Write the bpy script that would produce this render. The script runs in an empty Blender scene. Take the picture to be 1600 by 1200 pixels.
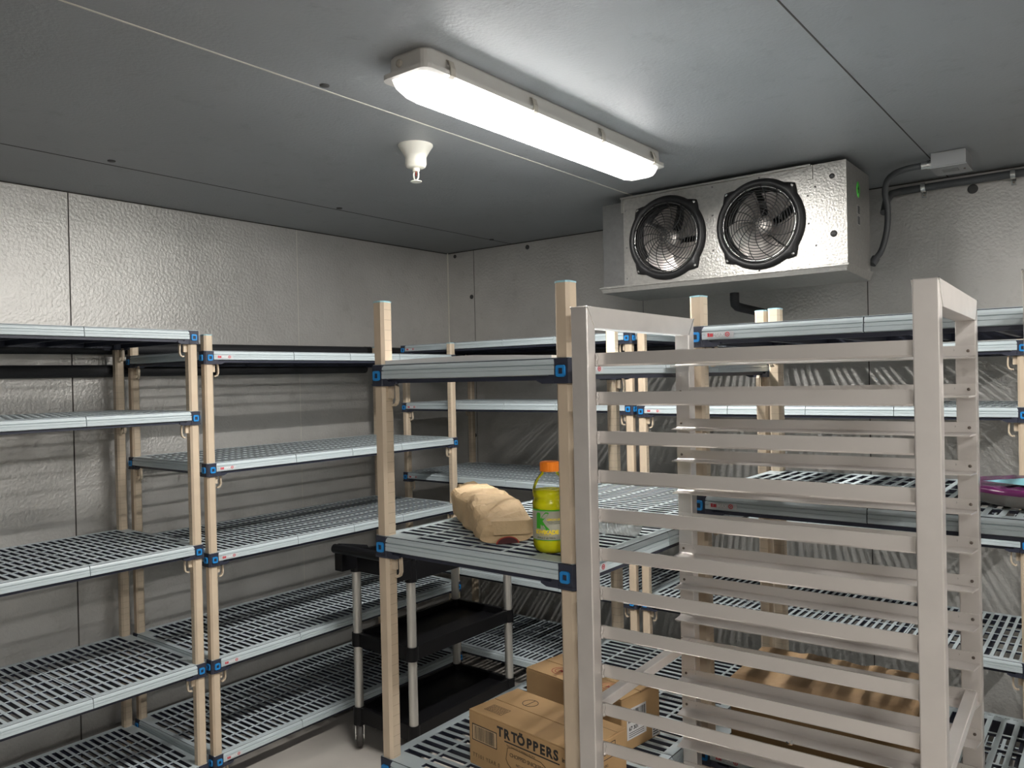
import bpy, math, random
from mathutils import Vector, Matrix, noise
random.seed(7)
PI = math.pi
S = bpy.context.scene
C = S.collection

# ---------------------------------------------------------------- camera, world, light, exposure
YAW, PIT, ROL, FPX = .6615, -.0067, .0213, 1240.33
cam_d = bpy.data.cameras.new('camera'); cam = bpy.data.objects.new('camera', cam_d); C.objects.link(cam)
cam_d.sensor_fit = 'HORIZONTAL'; cam_d.sensor_width = 36.0; cam_d.lens = FPX / 1600 * 36.0
cam_d.clip_start = .02; cam_d.clip_end = 60
_cy, _sy, _cp, _sp, _cr, _sr = math.cos(YAW), math.sin(YAW), math.cos(PIT), math.sin(PIT), math.cos(ROL), math.sin(ROL)
_fw = Vector((-_sy*_cp, _cy*_cp, _sp)); _rt = Vector((_cy, _sy, 0)); _dn = _fw.cross(_rt)
_r2 = _cr*_rt + _sr*_dn; _d2 = -_sr*_rt + _cr*_dn
_m = Matrix((( _r2.x, -_d2.x, -_fw.x, 0), (_r2.y, -_d2.y, -_fw.y, 0), (_r2.z, -_d2.z, -_fw.z, 1.6), (0, 0, 0, 1)))
cam.matrix_world = _m
S.camera = cam
w = bpy.data.worlds.new('world'); S.world = w; w.use_nodes = True
w.node_tree.nodes['Background'].inputs[0].default_value = (.5, .5, .5, 1)
w.node_tree.nodes['Background'].inputs[1].default_value = 0.0
S.view_settings.view_transform = 'Standard'; S.view_settings.look = 'None'
S.view_settings.gamma = 1; S.view_settings.use_curve_mapping = False
S.view_settings.exposure = 2.5
S.cycles.max_bounces = 10; S.cycles.diffuse_bounces = 5; S.cycles.glossy_bounces = 5
S.cycles.transmission_bounces = 8; S.cycles.transparent_max_bounces = 12
S.cycles.caustics_reflective = False; S.cycles.caustics_refractive = False
S.cycles.sample_clamp_indirect = 4.0
LAMP = 15.0            # radiance of the lit lens of each ceiling fixture
LAMP_COL = (1.0, .972, .925)

# ---------------------------------------------------------------- materials
MATS = {}
def base_mat(name):
    m = bpy.data.materials.new(name); m.use_nodes = True; MATS[name] = m
    nt = m.node_tree; b = nt.nodes['Principled BSDF']
    return m, nt, b
def mat(name, col, rough=.5, metal=0.0, spec=None, bump=None, var=None, emis=None, trans=0, ior=None, aniso=0, alpha=1):
    m, nt, b = base_mat(name)
    b.inputs['Base Color'].default_value = (*col, 1); b.inputs['Roughness'].default_value = rough
    b.inputs['Metallic'].default_value = metal
    if spec is not None: b.inputs['Specular IOR Level'].default_value = spec
    if trans: b.inputs['Transmission Weight'].default_value = trans
    if ior: b.inputs['IOR'].default_value = ior
    if alpha < 1: b.inputs['Alpha'].default_value = alpha
    if emis: b.inputs['Emission Color'].default_value = (*emis[0], 1); b.inputs['Emission Strength'].default_value = emis[1]
    tc = nt.nodes.new('ShaderNodeTexCoord')
    if var:                                  # (scale, amount, stretch) : uneven colour of the thing itself
        mp = nt.nodes.new('ShaderNodeMapping'); mp.inputs['Scale'].default_value = var[2] if len(var) > 2 else (1, 1, 1)
        n = nt.nodes.new('ShaderNodeTexNoise'); n.inputs['Scale'].default_value = var[0]; n.inputs['Detail'].default_value = 5
        mx = nt.nodes.new('ShaderNodeMixRGB'); a = var[1]
        mx.inputs[1].default_value = (*[c*(1-a) for c in col], 1); mx.inputs[2].default_value = (*[min(1, c*(1+a)) for c in col], 1)
        nt.links.new(tc.outputs['Object'], mp.inputs[0]); nt.links.new(mp.outputs[0], n.inputs[0])
        rp = nt.nodes.new('ShaderNodeMapRange'); rp.inputs[1].default_value = .3; rp.inputs[2].default_value = .7
        nt.links.new(n.outputs[0], rp.inputs[0]); nt.links.new(rp.outputs[0], mx.inputs[0]); nt.links.new(mx.outputs[0], b.inputs['Base Color'])
    if bump:                                 # (scale, strength, distance, stretch)
        mp = nt.nodes.new('ShaderNodeMapping'); mp.inputs['Scale'].default_value = bump[3] if len(bump) > 3 else (1, 1, 1)
        n = nt.nodes.new('ShaderNodeTexNoise'); n.inputs['Scale'].default_value = bump[0]; n.inputs['Detail'].default_value = 3
        bp = nt.nodes.new('ShaderNodeBump'); bp.inputs['Strength'].default_value = bump[1]; bp.inputs['Distance'].default_value = bump[2]
        nt.links.new(tc.outputs['Object'], mp.inputs[0]); nt.links.new(mp.outputs[0], n.inputs[0])
        nt.links.new(n.outputs[0], bp.inputs['Height']); nt.links.new(bp.outputs[0], b.inputs['Normal'])
    return m

def stucco(name, col, rough, metal, bscale=95, bstr=.5, smudge=.12):
    """embossed galvanised sheet with dirty patches"""
    m, nt, b = base_mat(name); N = nt.nodes.new; Lk = nt.links.new
    tc = N('ShaderNodeTexCoord')
    n1 = N('ShaderNodeTexNoise'); n1.inputs['Scale'].default_value = 1.6; n1.inputs['Detail'].default_value = 6; n1.inputs['Roughness'].default_value = .62
    Lk(tc.outputs['Object'], n1.inputs[0])
    r1 = N('ShaderNodeMapRange'); r1.inputs[1].default_value = .3; r1.inputs[2].default_value = .72; Lk(n1.outputs[0], r1.inputs[0])
    n2 = N('ShaderNodeTexNoise'); n2.inputs['Scale'].default_value = 9; n2.inputs['Detail'].default_value = 7; n2.inputs['Roughness'].default_value = .7
    Lk(tc.outputs['Object'], n2.inputs[0])
    r2 = N('ShaderNodeMapRange'); r2.inputs[1].default_value = .56; r2.inputs[2].default_value = .74; Lk(n2.outputs[0], r2.inputs[0])
    mx = N('ShaderNodeMixRGB'); mx.inputs[1].default_value = (*[c*(1-smudge) for c in col], 1); mx.inputs[2].default_value = (*[c*(1+smudge*.6) for c in col], 1)
    Lk(r1.outputs[0], mx.inputs[0])
    mx2 = N('ShaderNodeMixRGB'); mx2.blend_type = 'MULTIPLY'; mx2.inputs[2].default_value = (.72, .72, .70, 1)
    ml = N('ShaderNodeMath'); ml.operation = 'MULTIPLY'; ml.inputs[1].default_value = .55
    Lk(r2.outputs[0], ml.inputs[0]); Lk(ml.outputs[0], mx2.inputs[0]); Lk(mx.outputs[0], mx2.inputs[1])
    Lk(mx2.outputs[0], b.inputs['Base Color'])
    b.inputs['Metallic'].default_value = metal
    rr = N('ShaderNodeMapRange'); rr.inputs[3].default_value = rough*.85; rr.inputs[4].default_value = rough*1.2; Lk(n1.outputs[0], rr.inputs[0])
    Lk(rr.outputs[0], b.inputs['Roughness'])
    v = N('ShaderNodeTexNoise'); v.inputs['Scale'].default_value = bscale; v.inputs['Detail'].default_value = 2.5
    Lk(tc.outputs['Object'], v.inputs[0])
    bp = N('ShaderNodeBump'); bp.inputs['Strength'].default_value = bstr; bp.inputs['Distance'].default_value = .003
    Lk(v.outputs[0], bp.inputs['Height']); Lk(bp.outputs[0], b.inputs['Normal'])
    return m

stucco('wall_metal', (.60, .588, .565), .44, .5, bscale=75, bstr=.85, smudge=.16)
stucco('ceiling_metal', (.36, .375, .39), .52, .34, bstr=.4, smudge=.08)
mat('floor', (.44, .41, .375), .45, var=(3, .12), bump=(60, .15, .002))
mat('seam_dark', (.05, .045, .04), .7)
mat('seam_light', (.72, .70, .62), .5)
mat('plug', (.06, .06, .06), .6)
mat('mat_grey', (.55, .625, .655), .40, bump=(220, .08, .001))
mat('frame_navy', (.022, .026, .045), .45)
mat('clip_navy', (.03, .034, .055), .5)
mat('clip_blue', (.02, .26, .66), .4)
mat('cap_blue', (.40, .66, .74), .4)
mat('sticker_grey', (.62, .64, .66), .35)
mat('sticker_red', (.65, .06, .08), .4)
mat('sticker_white', (.85, .86, .88), .35)
mat('hook', (.66, .55, .42), .4)
mat('alu', (.76, .72, .69), .34, .58, var=(14, .05), bump=(30, .06, .0015, (1, 1, .05)))
mat('alu_runner', (.78, .74, .71), .28, .60, var=(8, .06, (.3, 1, 1)), bump=(26, .06, .0015, (.06, 1, 1)))
mat('weld', (.55, .52, .50), .4, .9, bump=(400, .8, .003))
mat('rivet', (.18, .15, .13), .4, .8)
mat('galv', (.40, .39, .37), .36, .6, var=(60, .10), bump=(110, .6, .0025))
mat('galv_dark', (.27, .27, .27), .36, .7, var=(40, .08), bump=(170, .3, .0015))
mat('black_plastic', (.008, .008, .009), .5)
mat('blade_metal', (.62, .58, .55), .42, .8)
mat('coil_dark', (.05, .05, .055), .5, .6)
mat('bright_metal', (.82, .82, .80), .22, .95)
mat('pipe_foam', (.016, .017, .02), .62, bump=(80, .3, .002))
mat('flex_grey', (.09, .095, .10), .45)
mat('box_grey', (.42, .43, .44), .45, .5)
mat('green_sticker', (.12, .68, .10), .4)
mat('housing', (.62, .60, .565), .45)
m_, nt_, b_ = base_mat('lens'); _e = nt_.nodes.new('ShaderNodeEmission'); _e.inputs[0].default_value = (*LAMP_COL, 1); _e.inputs[1].default_value = LAMP*.45
_t = nt_.nodes.new('ShaderNodeBsdfTransparent'); _x = nt_.nodes.new('ShaderNodeMixShader'); _x.inputs[0].default_value = .62
nt_.links.new(_e.outputs[0], _x.inputs[1]); nt_.links.new(_t.outputs[0], _x.inputs[2]); nt_.links.new(_x.outputs[0], nt_.nodes['Material Output'].inputs[0])
mat('led_strip', (1, 1, 1), .4, emis=(LAMP_COL, LAMP*8.5))
mat('gear_tray', (.85, .85, .84), .4)
mat('lens_end', (.88, .86, .90), .25, trans=.35, emis=(LAMP_COL, LAMP*.022))
mat('clip_beige', (.50, .46, .40), .4)
mat('sprinkler', (.82, .80, .72), .4)
mat('cart_black', (.004, .004, .005), .42, spec=.25)
mat('cart_tube', (.60, .585, .55), .38, .8)
mat('rubber', (.05, .045, .042), .6)
mat('cardboard', (.50, .315, .15), .72, var=(7, .14))
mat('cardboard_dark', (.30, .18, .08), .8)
mat('paper_kraft', (.62, .45, .265), .75, var=(9, .10), bump=(28, .5, .012))
mat('kraft_brown', (.50, .33, .18), .7, var=(8, .12))
mat('ink_black', (.02, .018, .02), .6)
mat('ink_brown', (.14, .09, .045), .6)
mat('ink_red', (.35, .035, .02), .6)
mat('ink_maroon', (.06, .01, .012), .6)
mat('label_white', (.75, .74, .74), .5)
mat('orange_cap', (.95, .24, .01), .35)
m_, nt_, b_ = base_mat('drink'); _d = nt_.nodes.new('ShaderNodeBsdfTranslucent'); _d.inputs[0].default_value = (1, .97, .03, 1)
b_.inputs['Base Color'].default_value = (1, .97, .005, 1); b_.inputs['Roughness'].default_value = .2
_x = nt_.nodes.new('ShaderNodeMixShader'); _x.inputs[0].default_value = .2; nt_.links.new(b_.outputs[0], _x.inputs[1]); nt_.links.new(_d.outputs[0], _x.inputs[2]); nt_.links.new(_x.outputs[0], nt_.nodes['Material Output'].inputs[0])
def clear_mat(name, tint, g, haze):
    m, nt, b = base_mat(name); N = nt.nodes.new; Lk = nt.links.new
    tr = N('ShaderNodeBsdfTransparent'); tr.inputs[0].default_value = (*tint, 1); gl = N('ShaderNodeBsdfGlossy'); gl.inputs['Roughness'].default_value = .08
    lw = N('ShaderNodeLayerWeight'); lw.inputs[0].default_value = g; mx = N('ShaderNodeMixShader')
    Lk(lw.outputs['Fresnel'], mx.inputs[0]); Lk(tr.outputs[0], mx.inputs[1]); Lk(gl.outputs[0], mx.inputs[2]); tl = N('ShaderNodeBsdfDiffuse'); tl.inputs[0].default_value = (.85, .87, .87, 1); m2 = N('ShaderNodeMixShader'); m2.inputs[0].default_value = haze
    Lk(mx.outputs[0], m2.inputs[1]); Lk(tl.outputs[0], m2.inputs[2]); Lk(m2.outputs[0], nt.nodes['Material Output'].inputs[0])
clear_mat('clear_plastic', (.97, .975, .975), .15, 0.0); clear_mat('ribbed_clear', (.97, .975, .975), .22, .30)
mat('label_film', (.44, .43, .35), .35)
mat('label_green', (.05, .42, .02), .4)
mat('label_yellow', (.95, .74, .05), .4)
mat('label_olive', (.10, .12, .05), .4)
mat('foil_grey', (.36, .335, .31), .5, .5)
mat('purple_film', (.20, .03, .15), .22)
mat('cyan_sheet', (.30, .72, .82), .4)
mat('stain', (.30, .295, .28), .6, .4)

mat('post_taupe', (.65, .53, .395), .42, var=(10, .06))
def post_mat():
    m, nt, b = base_mat('post_tick'); N = nt.nodes.new; Lk = nt.links.new
    b.inputs['Roughness'].default_value = .42
    tc = N('ShaderNodeTexCoord'); sp = N('ShaderNodeSeparateXYZ'); Lk(tc.outputs['Object'], sp.inputs[0])
    mo = N('ShaderNodeMath'); mo.operation = 'MODULO'; mo.inputs[1].default_value = .0254; Lk(sp.outputs[2], mo.inputs[0])
    lt = N('ShaderNodeMath'); lt.operation = 'LESS_THAN'; lt.inputs[1].default_value = .0016; Lk(mo.outputs[0], lt.inputs[0])
    n = N('ShaderNodeTexNoise'); n.inputs['Scale'].default_value = 12; Lk(tc.outputs['Object'], n.inputs[0])
    mx0 = N('ShaderNodeMixRGB'); mx0.inputs[1].default_value = (.60, .485, .355, 1); mx0.inputs[2].default_value = (.68, .565, .43, 1); Lk(n.outputs[0], mx0.inputs[0])
    mx = N('ShaderNodeMixRGB'); mx.inputs[2].default_value = (.44, .35, .25, 1); Lk(mx0.outputs[0], mx.inputs[1])
    ml = N('ShaderNodeMath'); ml.operation = 'MULTIPLY'; ml.inputs[1].default_value = .75; Lk(lt.outputs[0], ml.inputs[0]); Lk(ml.outputs[0], mx.inputs[0])
    Lk(mx.outputs[0], b.inputs['Base Color'])
post_mat()

# ---------------------------------------------------------------- mesh helpers
class MB:
    def __init__(s): s.v = []; s.f = []; s.m = []; s.sm = []; s.names = []
    def mi(s, name):
        if name not in s.names: s.names.append(name)
        return s.names.index(name)
    def add(s, vs, fs, m, smooth=False, M=None):
        o = len(s.v); k = s.mi(m)
        for p in vs:
            p = Vector(p)
            if M is not None: p = M @ p
            s.v.append(tuple(p))
        for f in fs: s.f.append(tuple(i+o for i in f)); s.m.append(k); s.sm.append(smooth)
    def box(s, x0, x1, y0, y1, z0, z1, m, M=None):
        vs = [(x, y, z) for z in (z0, z1) for y in (y0, y1) for x in (x0, x1)]
        s.add(vs, [(0, 2, 3, 1), (4, 5, 7, 6), (0, 1, 5, 4), (2, 6, 7, 3), (0, 4, 6, 2), (1, 3, 7, 5)], m, M=M)
    def prism(s, pts, z0, z1, m, M=None, smooth=False, caps=True):
        """polygon pts (x,y) extruded z0..z1"""
        n = len(pts); vs = [(p[0], p[1], z0) for p in pts] + [(p[0], p[1], z1) for p in pts]
        s.add(vs, [(i, (i+1) % n, n+(i+1) % n, n+i) for i in range(n)], m, smooth, M)
        if caps: s.add(vs, [tuple(range(n-1, -1, -1)), tuple(range(n, 2*n))], m, False, M)
    def loft(s, rings, m, smooth=True, M=None, cap=True, closed=True):
        n = len(rings[0]); vs = [p for r in rings for p in r]; fs = []
        for j in range(len(rings)-1):
            for i in range(n if closed else n-1):
                fs.append((j*n+i, j*n+(i+1) % n, (j+1)*n+(i+1) % n, (j+1)*n+i))
        s.add(vs, fs, m, smooth, M)
        if cap:
            s.add(rings[0], [tuple(range(n-1, -1, -1))], m, False, M); s.add(rings[-1], [tuple(range(n))], m, False, M)
    def lathe(s, prof, m, n=32, M=None, smooth=True, cap=True):
        """prof: (r,z)"""
        rings = [[(max(r, 1e-5)*math.cos(2*PI*i/n), max(r, 1e-5)*math.sin(2*PI*i/n), z) for i in range(n)] for r, z in prof]
        s.loft(rings, m, smooth, M, cap)
    def tube(s, pts, r, m, n=10, M=None, cap=True, closed=False):
        pts = [Vector(p) for p in pts]; rings = []; up = None; L = len(pts)
        for i, p in enumerate(pts):
            a = pts[(i-1) % L] if (i > 0 or closed) else p; b = pts[(i+1) % L] if (i < L-1 or closed) else p
            t = (b-a).normalized()
            if up is None:
                up = Vector((0, 0, 1)) if abs(t.z) < .9 else Vector((1, 0, 0))
            u = (up - t*up.dot(t)).normalized(); up = u; v = t.cross(u)
            rr = r[i] if isinstance(r, (list, tuple)) else r
            rings.append([tuple(p + u*rr*math.cos(2*PI*k/n) + v*rr*math.sin(2*PI*k/n)) for k in range(n)])
        if closed: rings.append(rings[0])
        s.loft(rings, m, True, M, cap and not closed)
    def cyl(s, a, b, r, m, n=16, M=None): s.tube([a, b], r, m, n, M)
    def mesh(s, name):
        me = bpy.data.meshes.new(name); me.from_pydata(s.v, [], s.f)
        for n in s.names: me.materials.append(MATS[n])
        me.polygons.foreach_set('material_index', s.m); me.polygons.foreach_set('use_smooth', s.sm); me.update(); return me
    def obj(s, name, parent=None, loc=(0, 0, 0), rz=0, bevel=0):
        o = bpy.data.objects.new(name, s.mesh(name)); C.objects.link(o); o.location = loc; o.rotation_euler = (0, 0, rz)
        if parent: o.parent = parent
        if bevel: add_bevel(o, bevel)
        return o
def add_bevel(o, w, seg=2):
    b = o.modifiers.new('bevel', 'BEVEL'); b.width = w; b.segments = seg; b.limit_method = 'ANGLE'; b.angle_limit = math.radians(40)
def inst(name, me, parent, loc=(0, 0, 0), rot=(0, 0, 0), scale=None, bevel=0):
    o = bpy.data.objects.new(name, me); C.objects.link(o); o.parent = parent; o.location = loc; o.rotation_euler = rot
    if scale: o.scale = scale
    if bevel: add_bevel(o, bevel)
    return o
def thing(name, label, cat, loc=(0, 0, 0), rz=0, group=None):
    o = bpy.data.objects.new(name, None); C.objects.link(o); o.location = loc; o.rotation_euler = (0, 0, rz); o.empty_display_size = .1
    return tag(o, label, cat, group)
def tag(o, label, cat, group=None):
    o['label'] = label; o['category'] = cat
    if group: o['group'] = group
    return o
def struct(o, label=None):
    o['kind'] = 'structure'
    if label: o['label'] = label
    return o
def text_geo(txt, size, m, mb, M, align='LEFT', spacing=1.0, shear=0, bold=0):
    """lettering as thin solid mesh, laid in the local xy plane of M"""
    cu = bpy.data.curves.new('t', 'FONT'); cu.body = txt; cu.size = size; cu.align_x = align; cu.space_character = spacing
    cu.shear = shear; cu.extrude = .0002; cu.offset = bold; cu.resolution_u = 3
    o = bpy.data.objects.new('t', cu); C.objects.link(o); dg = bpy.context.evaluated_depsgraph_get(); dg.update()
    me = bpy.data.meshes.new_from_object(o.evaluated_get(dg))
    mb.add([v.co[:] for v in me.vertices], [tuple(p.vertices) for p in me.polygons], m, M=M)
    bpy.data.objects.remove(o); bpy.data.meshes.remove(me); bpy.data.curves.remove(cu)
def frameM(origin, ux, uy):
    ux = Vector(ux).normalized(); uy = Vector(uy).normalized(); uz = ux.cross(uy); o = Vector(origin)
    return Matrix(((ux.x, uy.x, uz.x, o.x), (ux.y, uy.y, uz.y, o.y), (ux.z, uy.z, uz.z, o.z), (0, 0, 0, 1)))
def rrect(x0, x1, y0, y1, r, n=5):
    pts = []
    for cx, cy, a0 in ((x1-r, y1-r, 0), (x0+r, y1-r, PI/2), (x0+r, y0+r, PI), (x1-r, y0+r, 3*PI/2)):
        for i in range(n+1): a = a0+PI/2*i/n; pts.append((cx+r*math.cos(a), cy+r*math.sin(a)))
    return pts

# ---------------------------------------------------------------- the room
XL, XR, YB, YF, ZC = -3.572, 1.75, 3.92, -1.9, 2.44
def slab(name, x0, x1, y0, y1, z0, z1, m):
    b = MB(); b.box(x0, x1, y0, y1, z0, z1, m); return struct(b.obj(name))
slab('floor', XL-.1, XR+.1, YF-.1, YB+.1, -.1, 0, 'floor')
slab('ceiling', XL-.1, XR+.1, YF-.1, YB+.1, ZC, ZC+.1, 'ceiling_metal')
slab('wall_left', XL-.1, XL, YF-.1, YB+.1, 0, ZC, 'wall_metal')
slab('wall_back', XL, XR, YB, YB+.1, 0, ZC, 'wall_metal')
slab('wall_right', XR, XR+.1, YF-.1, YB+.1, 0, ZC, 'wall_metal')
slab('wall_front', XL, XR, YF-.1, YF, 0, ZC, 'wall_metal')
tn = 0
def trim(x0, x1, y0, y1, z0, z1, m, label):
    global tn
    tn += 1; b = MB(); b.box(x0, x1, y0, y1, z0, z1, m); return struct(b.obj('trim_%d' % tn), label)
for x, wd, m in ((-3.03, .004, 'seam_dark'), (-1.815, .006, 'seam_light'), (-.615, .004, 'seam_dark'), (.59, .004, 'seam_dark')):
    trim(x-wd/2, x+wd/2, YF, YB, ZC-.0012, ZC, m, 'seam between ceiling panels')
for y, m in ((-.84, 'seam_dark'), (.345, 'seam_dark'), (1.526, 'seam_dark'), (2.706, 'seam_light')):
    wd = .005 if m == 'seam_dark' else .0022
    trim(XL, XL+.0012, y-wd/2, y+wd/2, 0, ZC, m, 'seam between left wall panels')
for x, m in ((-3.344, 'seam_dark'), (-2.12, 'seam_dark'), (-.953, 'seam_dark'), (.25, 'seam_dark'), (1.45, 'seam_dark')):
    wd = .004 if x > -1.5 else .0025
    trim(x-wd/2, x+wd/2, YB-.0012, YB, 0, ZC, m, 'seam between back wall panels')
b = MB(); b.tube([(XL+.002, YB-.002, 0), (XL+.002, YB-.002, ZC)], .0055, 'seam_light', 8); tn += 1; struct(b.obj('trim_%d' % tn), 'bead of white caulk in the far corner')
b = MB(); b.box(XL, XL+.003, YF, YB, ZC-.005, ZC, 'seam_dark'); tn += 1; struct(b.obj('trim_%d' % tn), 'dark joint between left wall and ceiling')
b = MB(); b.box(XL, XR, YB-.003, YB, ZC-.005, ZC, 'seam_dark'); tn += 1; struct(b.obj('trim_%d' % tn), 'dark joint between back wall and ceiling')

def plug(loc, axis, label, r=.014):
    b = MB(); b.lathe([(r, 0), (r, .003), (r*.7, .0045), (0, .0045)], 'plug', 20)
    o = b.obj('panel_plug'); o.location = loc
    o.rotation_euler = {'z': (PI, 0, 0), 'y': (PI/2, 0, 0)}[axis]
    tag(o, label, 'plug', 'dark plugs in the panel lock holes')
plug((-1.784, 1.459, ZC), 'z', 'dark round plug in the ceiling beside the white seam, nearest the lamp')
plug((-2.97, 1.426, ZC), 'z', 'dark round plug in the ceiling by the far left seam, nearest the left edge')
plug((-2.996, 2.523, ZC), 'z', 'dark round plug in the ceiling by the far left seam, middle of its row')
plug((-3.018, 3.706, ZC), 'z', 'dark round plug in the ceiling close to the far corner')
plug((-3.506, YB, 2.414), 'y', 'dark round plug high on the back wall, right in the corner', .012)
plug((-2.909, YB, 2.405), 'y', 'dark round plug high on the back wall, left of the fan unit', .014)
plug((-3.368, YB, 2.137), 'y', 'dark round plug on the narrow corner panel above the shelves', .014)
plug((-3.365, YB, 1.238), 'y', 'dark round plug low on the corner panel, seen between shelves', .014)
plug((-.522, YB, 2.372), 'y', 'dark round plug under the black conduit on the back wall', .02)
b = MB(); text_geo('18', .085, 'stain', b, frameM((-2.62, YB-.0006, 1.275), (1, 0, 0), (0, 0, 1)), bold=-.001)
tag(b.obj('chalk_mark'), 'faint grey 18 written on the back wall between shelves', 'mark')

# ---------------------------------------------------------------- polymer shelving
PW = .0185      # half width of a post
def slot_mat(L, D, ends):
    """one lift-off mat: top with slots, aprons at front and back (and at the outer end). local x 0..L, y 0..D, z top=0"""
    b = MB(); th = .008; by = .026; rb = .0118
    bl = .019 if ends == 'l' else .006; br = .019 if ends == 'r' else .006
    nu = round((L-bl-br+rb)/.0305); pit = (L-bl-br+rb)/nu; bx = bl
    xs = [0]
    for i in range(nu): xs += [bx+i*pit, bx+i*pit+pit-rb]
    xs.append(L)
    rows = 6; cb = .0075; inner = (D-2*by-cb*(rows-1))/rows
    ys = [0]; y = by
    for j in range(rows):
        ys += [y, y+inner]; y += inner+cb
    ys.append(D)
    nx, ny = len(xs)-1, len(ys)-1
    q = .036
    def solid(i, j):
        if i < 0 or j < 0 or i >= nx or j >= ny: return False
        cxm = (xs[i]+xs[i+1])/2; cym = (ys[j]+ys[j+1])/2
        return not (i % 2 == 1 and j % 2 == 1) or corner(i, j) == 2
    def corner(i, j):
        if j % 2 == 1 and j in (1, ny-2):
            if ends == 'l' and i == 1: return 2
            if ends == 'r' and i == nx-2: return 2
        return 0
    idx = {}
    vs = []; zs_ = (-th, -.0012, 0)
    def V(i, j, k):
        if (i, j, k) not in idx: idx[(i, j, k)] = len(vs); vs.append((xs[i], ys[j], zs_[k]))
        return idx[(i, j, k)]
    fs = []; fd = []
    for i in range(nx):
        for j in range(ny):
            if not solid(i, j): continue
            fs.append((V(i, j, 2), V(i+1, j, 2), V(i+1, j+1, 2), V(i, j+1, 2)))
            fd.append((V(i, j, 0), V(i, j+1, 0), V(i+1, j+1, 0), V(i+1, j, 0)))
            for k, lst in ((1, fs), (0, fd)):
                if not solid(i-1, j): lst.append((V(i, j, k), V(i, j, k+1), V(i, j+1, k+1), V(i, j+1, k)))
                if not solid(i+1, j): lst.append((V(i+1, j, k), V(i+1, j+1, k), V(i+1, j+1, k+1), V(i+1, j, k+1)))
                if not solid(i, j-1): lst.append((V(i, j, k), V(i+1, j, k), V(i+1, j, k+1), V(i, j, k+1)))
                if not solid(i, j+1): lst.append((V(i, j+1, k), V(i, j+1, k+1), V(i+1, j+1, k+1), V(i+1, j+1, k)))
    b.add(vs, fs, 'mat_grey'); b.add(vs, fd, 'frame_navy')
    # apron profile (outward offset, z): rounded shoulder, ledge, groove, lower band
    prof = [(-.010, 0), (-.003, -.001), (.001, -.0035), (.0035, -.0085), (.0042, -.0130), (.0042, -.0142), (.0008, -.0150), (.0008, -.0160), (.0052, -.0168), (.0054, -.0235), (.0036, -.0243), (.0054, -.0252), (.0056, -.0350), (.001, -.0370), (-.003, -.0370), (-.003, -.004)]
    e0 = q if ends == 'l' else .0; e1 = L-q if ends == 'r' else L
    for sgn, yy in ((-1, 0), (1, D)):
        r0 = [(e0, yy+sgn*o, z) for o, z in prof]; r1 = [(e1, yy+sgn*o, z) for o, z in prof]
        if sgn < 0: r0, r1 = r1, r0
        b.loft([r0, r1], 'mat_grey', False)
    if ends in 'lr':
        xx, sgn = (0, -1) if ends == 'l' else (L, 1)
        r0 = [(xx+sgn*o, q, z) for o, z in prof]; r1 = [(xx+sgn*o, D-q, z) for o, z in prof]
        if sgn > 0: r0, r1 = r1, r0
        b.loft([r0, r1], 'mat_grey', False)
    return b.mesh('shelf_mat')
CACHE = {}
def cached(key, fn):
    if key not in CACHE: CACHE[key] = fn()
    return CACHE[key]

def mk_post(h):
    b = MB(); c = .007; w = PW
    pts = [(-w+c, -w), (w-c, -w), (w, -w+c), (w, w-c), (w-c, w), (-w+c, w), (-w, w-c), (-w, -w+c)]
    b.prism(pts, .03, h, 'post_taupe'); n = 8
    b.m = [b.mi('post_tick') if i in (2, 3, 4) else v for i, v in enumerate(b.m)]; b.lathe([(.012, 0), (.012, .004), (.007, .008), (.007, .032)], 'bright_metal', 12)
    return b.mesh('post')
def mk_cap():
    b = MB(); c = .007; w = PW+.0006
    pts = [(-w+c, -w), (w-c, -w), (w, -w+c), (w, w-c), (w-c, w), (-w+c, w), (-w, w-c), (-w, -w+c)]
    b.prism(pts, 0, .003, 'cap_blue'); b.prism([(x*.8, y*.8) for x, y in pts], .003, .0042, 'cap_blue'); return b.mesh('post_cap')
def mk_clip():
    """wedge collar round a post; outer faces are -x and -y, arms reach toward +x and +y below the shelf"""
    b = MB(); w = PW+.0045; c = .006
    pts = [(-w+c, -w), (w-c, -w), (w, -w+c), (w, w-c), (w-c, w), (-w+c, w), (-w, w-c), (-w, -w+c)]
    b.prism(pts, -.030, .022, 'clip_navy'); b.prism([(x*1.06, y*1.06) for x, y in pts], -.030, -.024, 'clip_navy')
    for M in (Matrix.Identity(4), Matrix(((0, 1, 0, 0), (1, 0, 0, 0), (0, 0, 1, 0), (0, 0, 0, 1)))):
        pr = [(w-.004, .0), (w-.004, -.030), (.05, -.030), (.064, -.024), (.064, -.019), (.040, -.019), (.032, -.012), (.027, .0)]
        # side arm: extruded along y
        vs = [(x, -w+.001, z) for x, z in pr] + [(x, -w+.010, z) for x, z in pr]; n = len(pr)
        fs = [(i, (i+1) % n, n+(i+1) % n, n+i) for i in range(n)]
        b.add(vs, fs, 'clip_navy', M=M); b.add(vs[:n], [tuple(range(n))], 'clip_navy', M=M); b.add(vs[n:], [tuple(range(n-1, -1, -1))], 'clip_navy', M=M)
        # blue release button: rounded ring with dark middle
        R = frameM((0, -w, -.004), (1, 0, 0), (0, 0, 1))
        R = M @ R
        outer = rrect(-.0115, .0115, -.0125, .0125, .005, 3); innr = rrect(-.0058, .0058, -.0060, .0060, .0015, 3)
        n = len(outer); rings = [[(x, y, 0) for x, y in outer], [(x*.97, y*.97, .0045) for x, y in outer], [(x, y, .0045) for x, y in innr], [(x, y, .001) for x, y in innr]]
        b.loft(rings, 'clip_blue', False, R, cap=False)
        b.add([(x, y, .001) for x, y in innr], [tuple(range(n))], 'clip_navy', M=R)
    return b.mesh('corner_clip')
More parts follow.
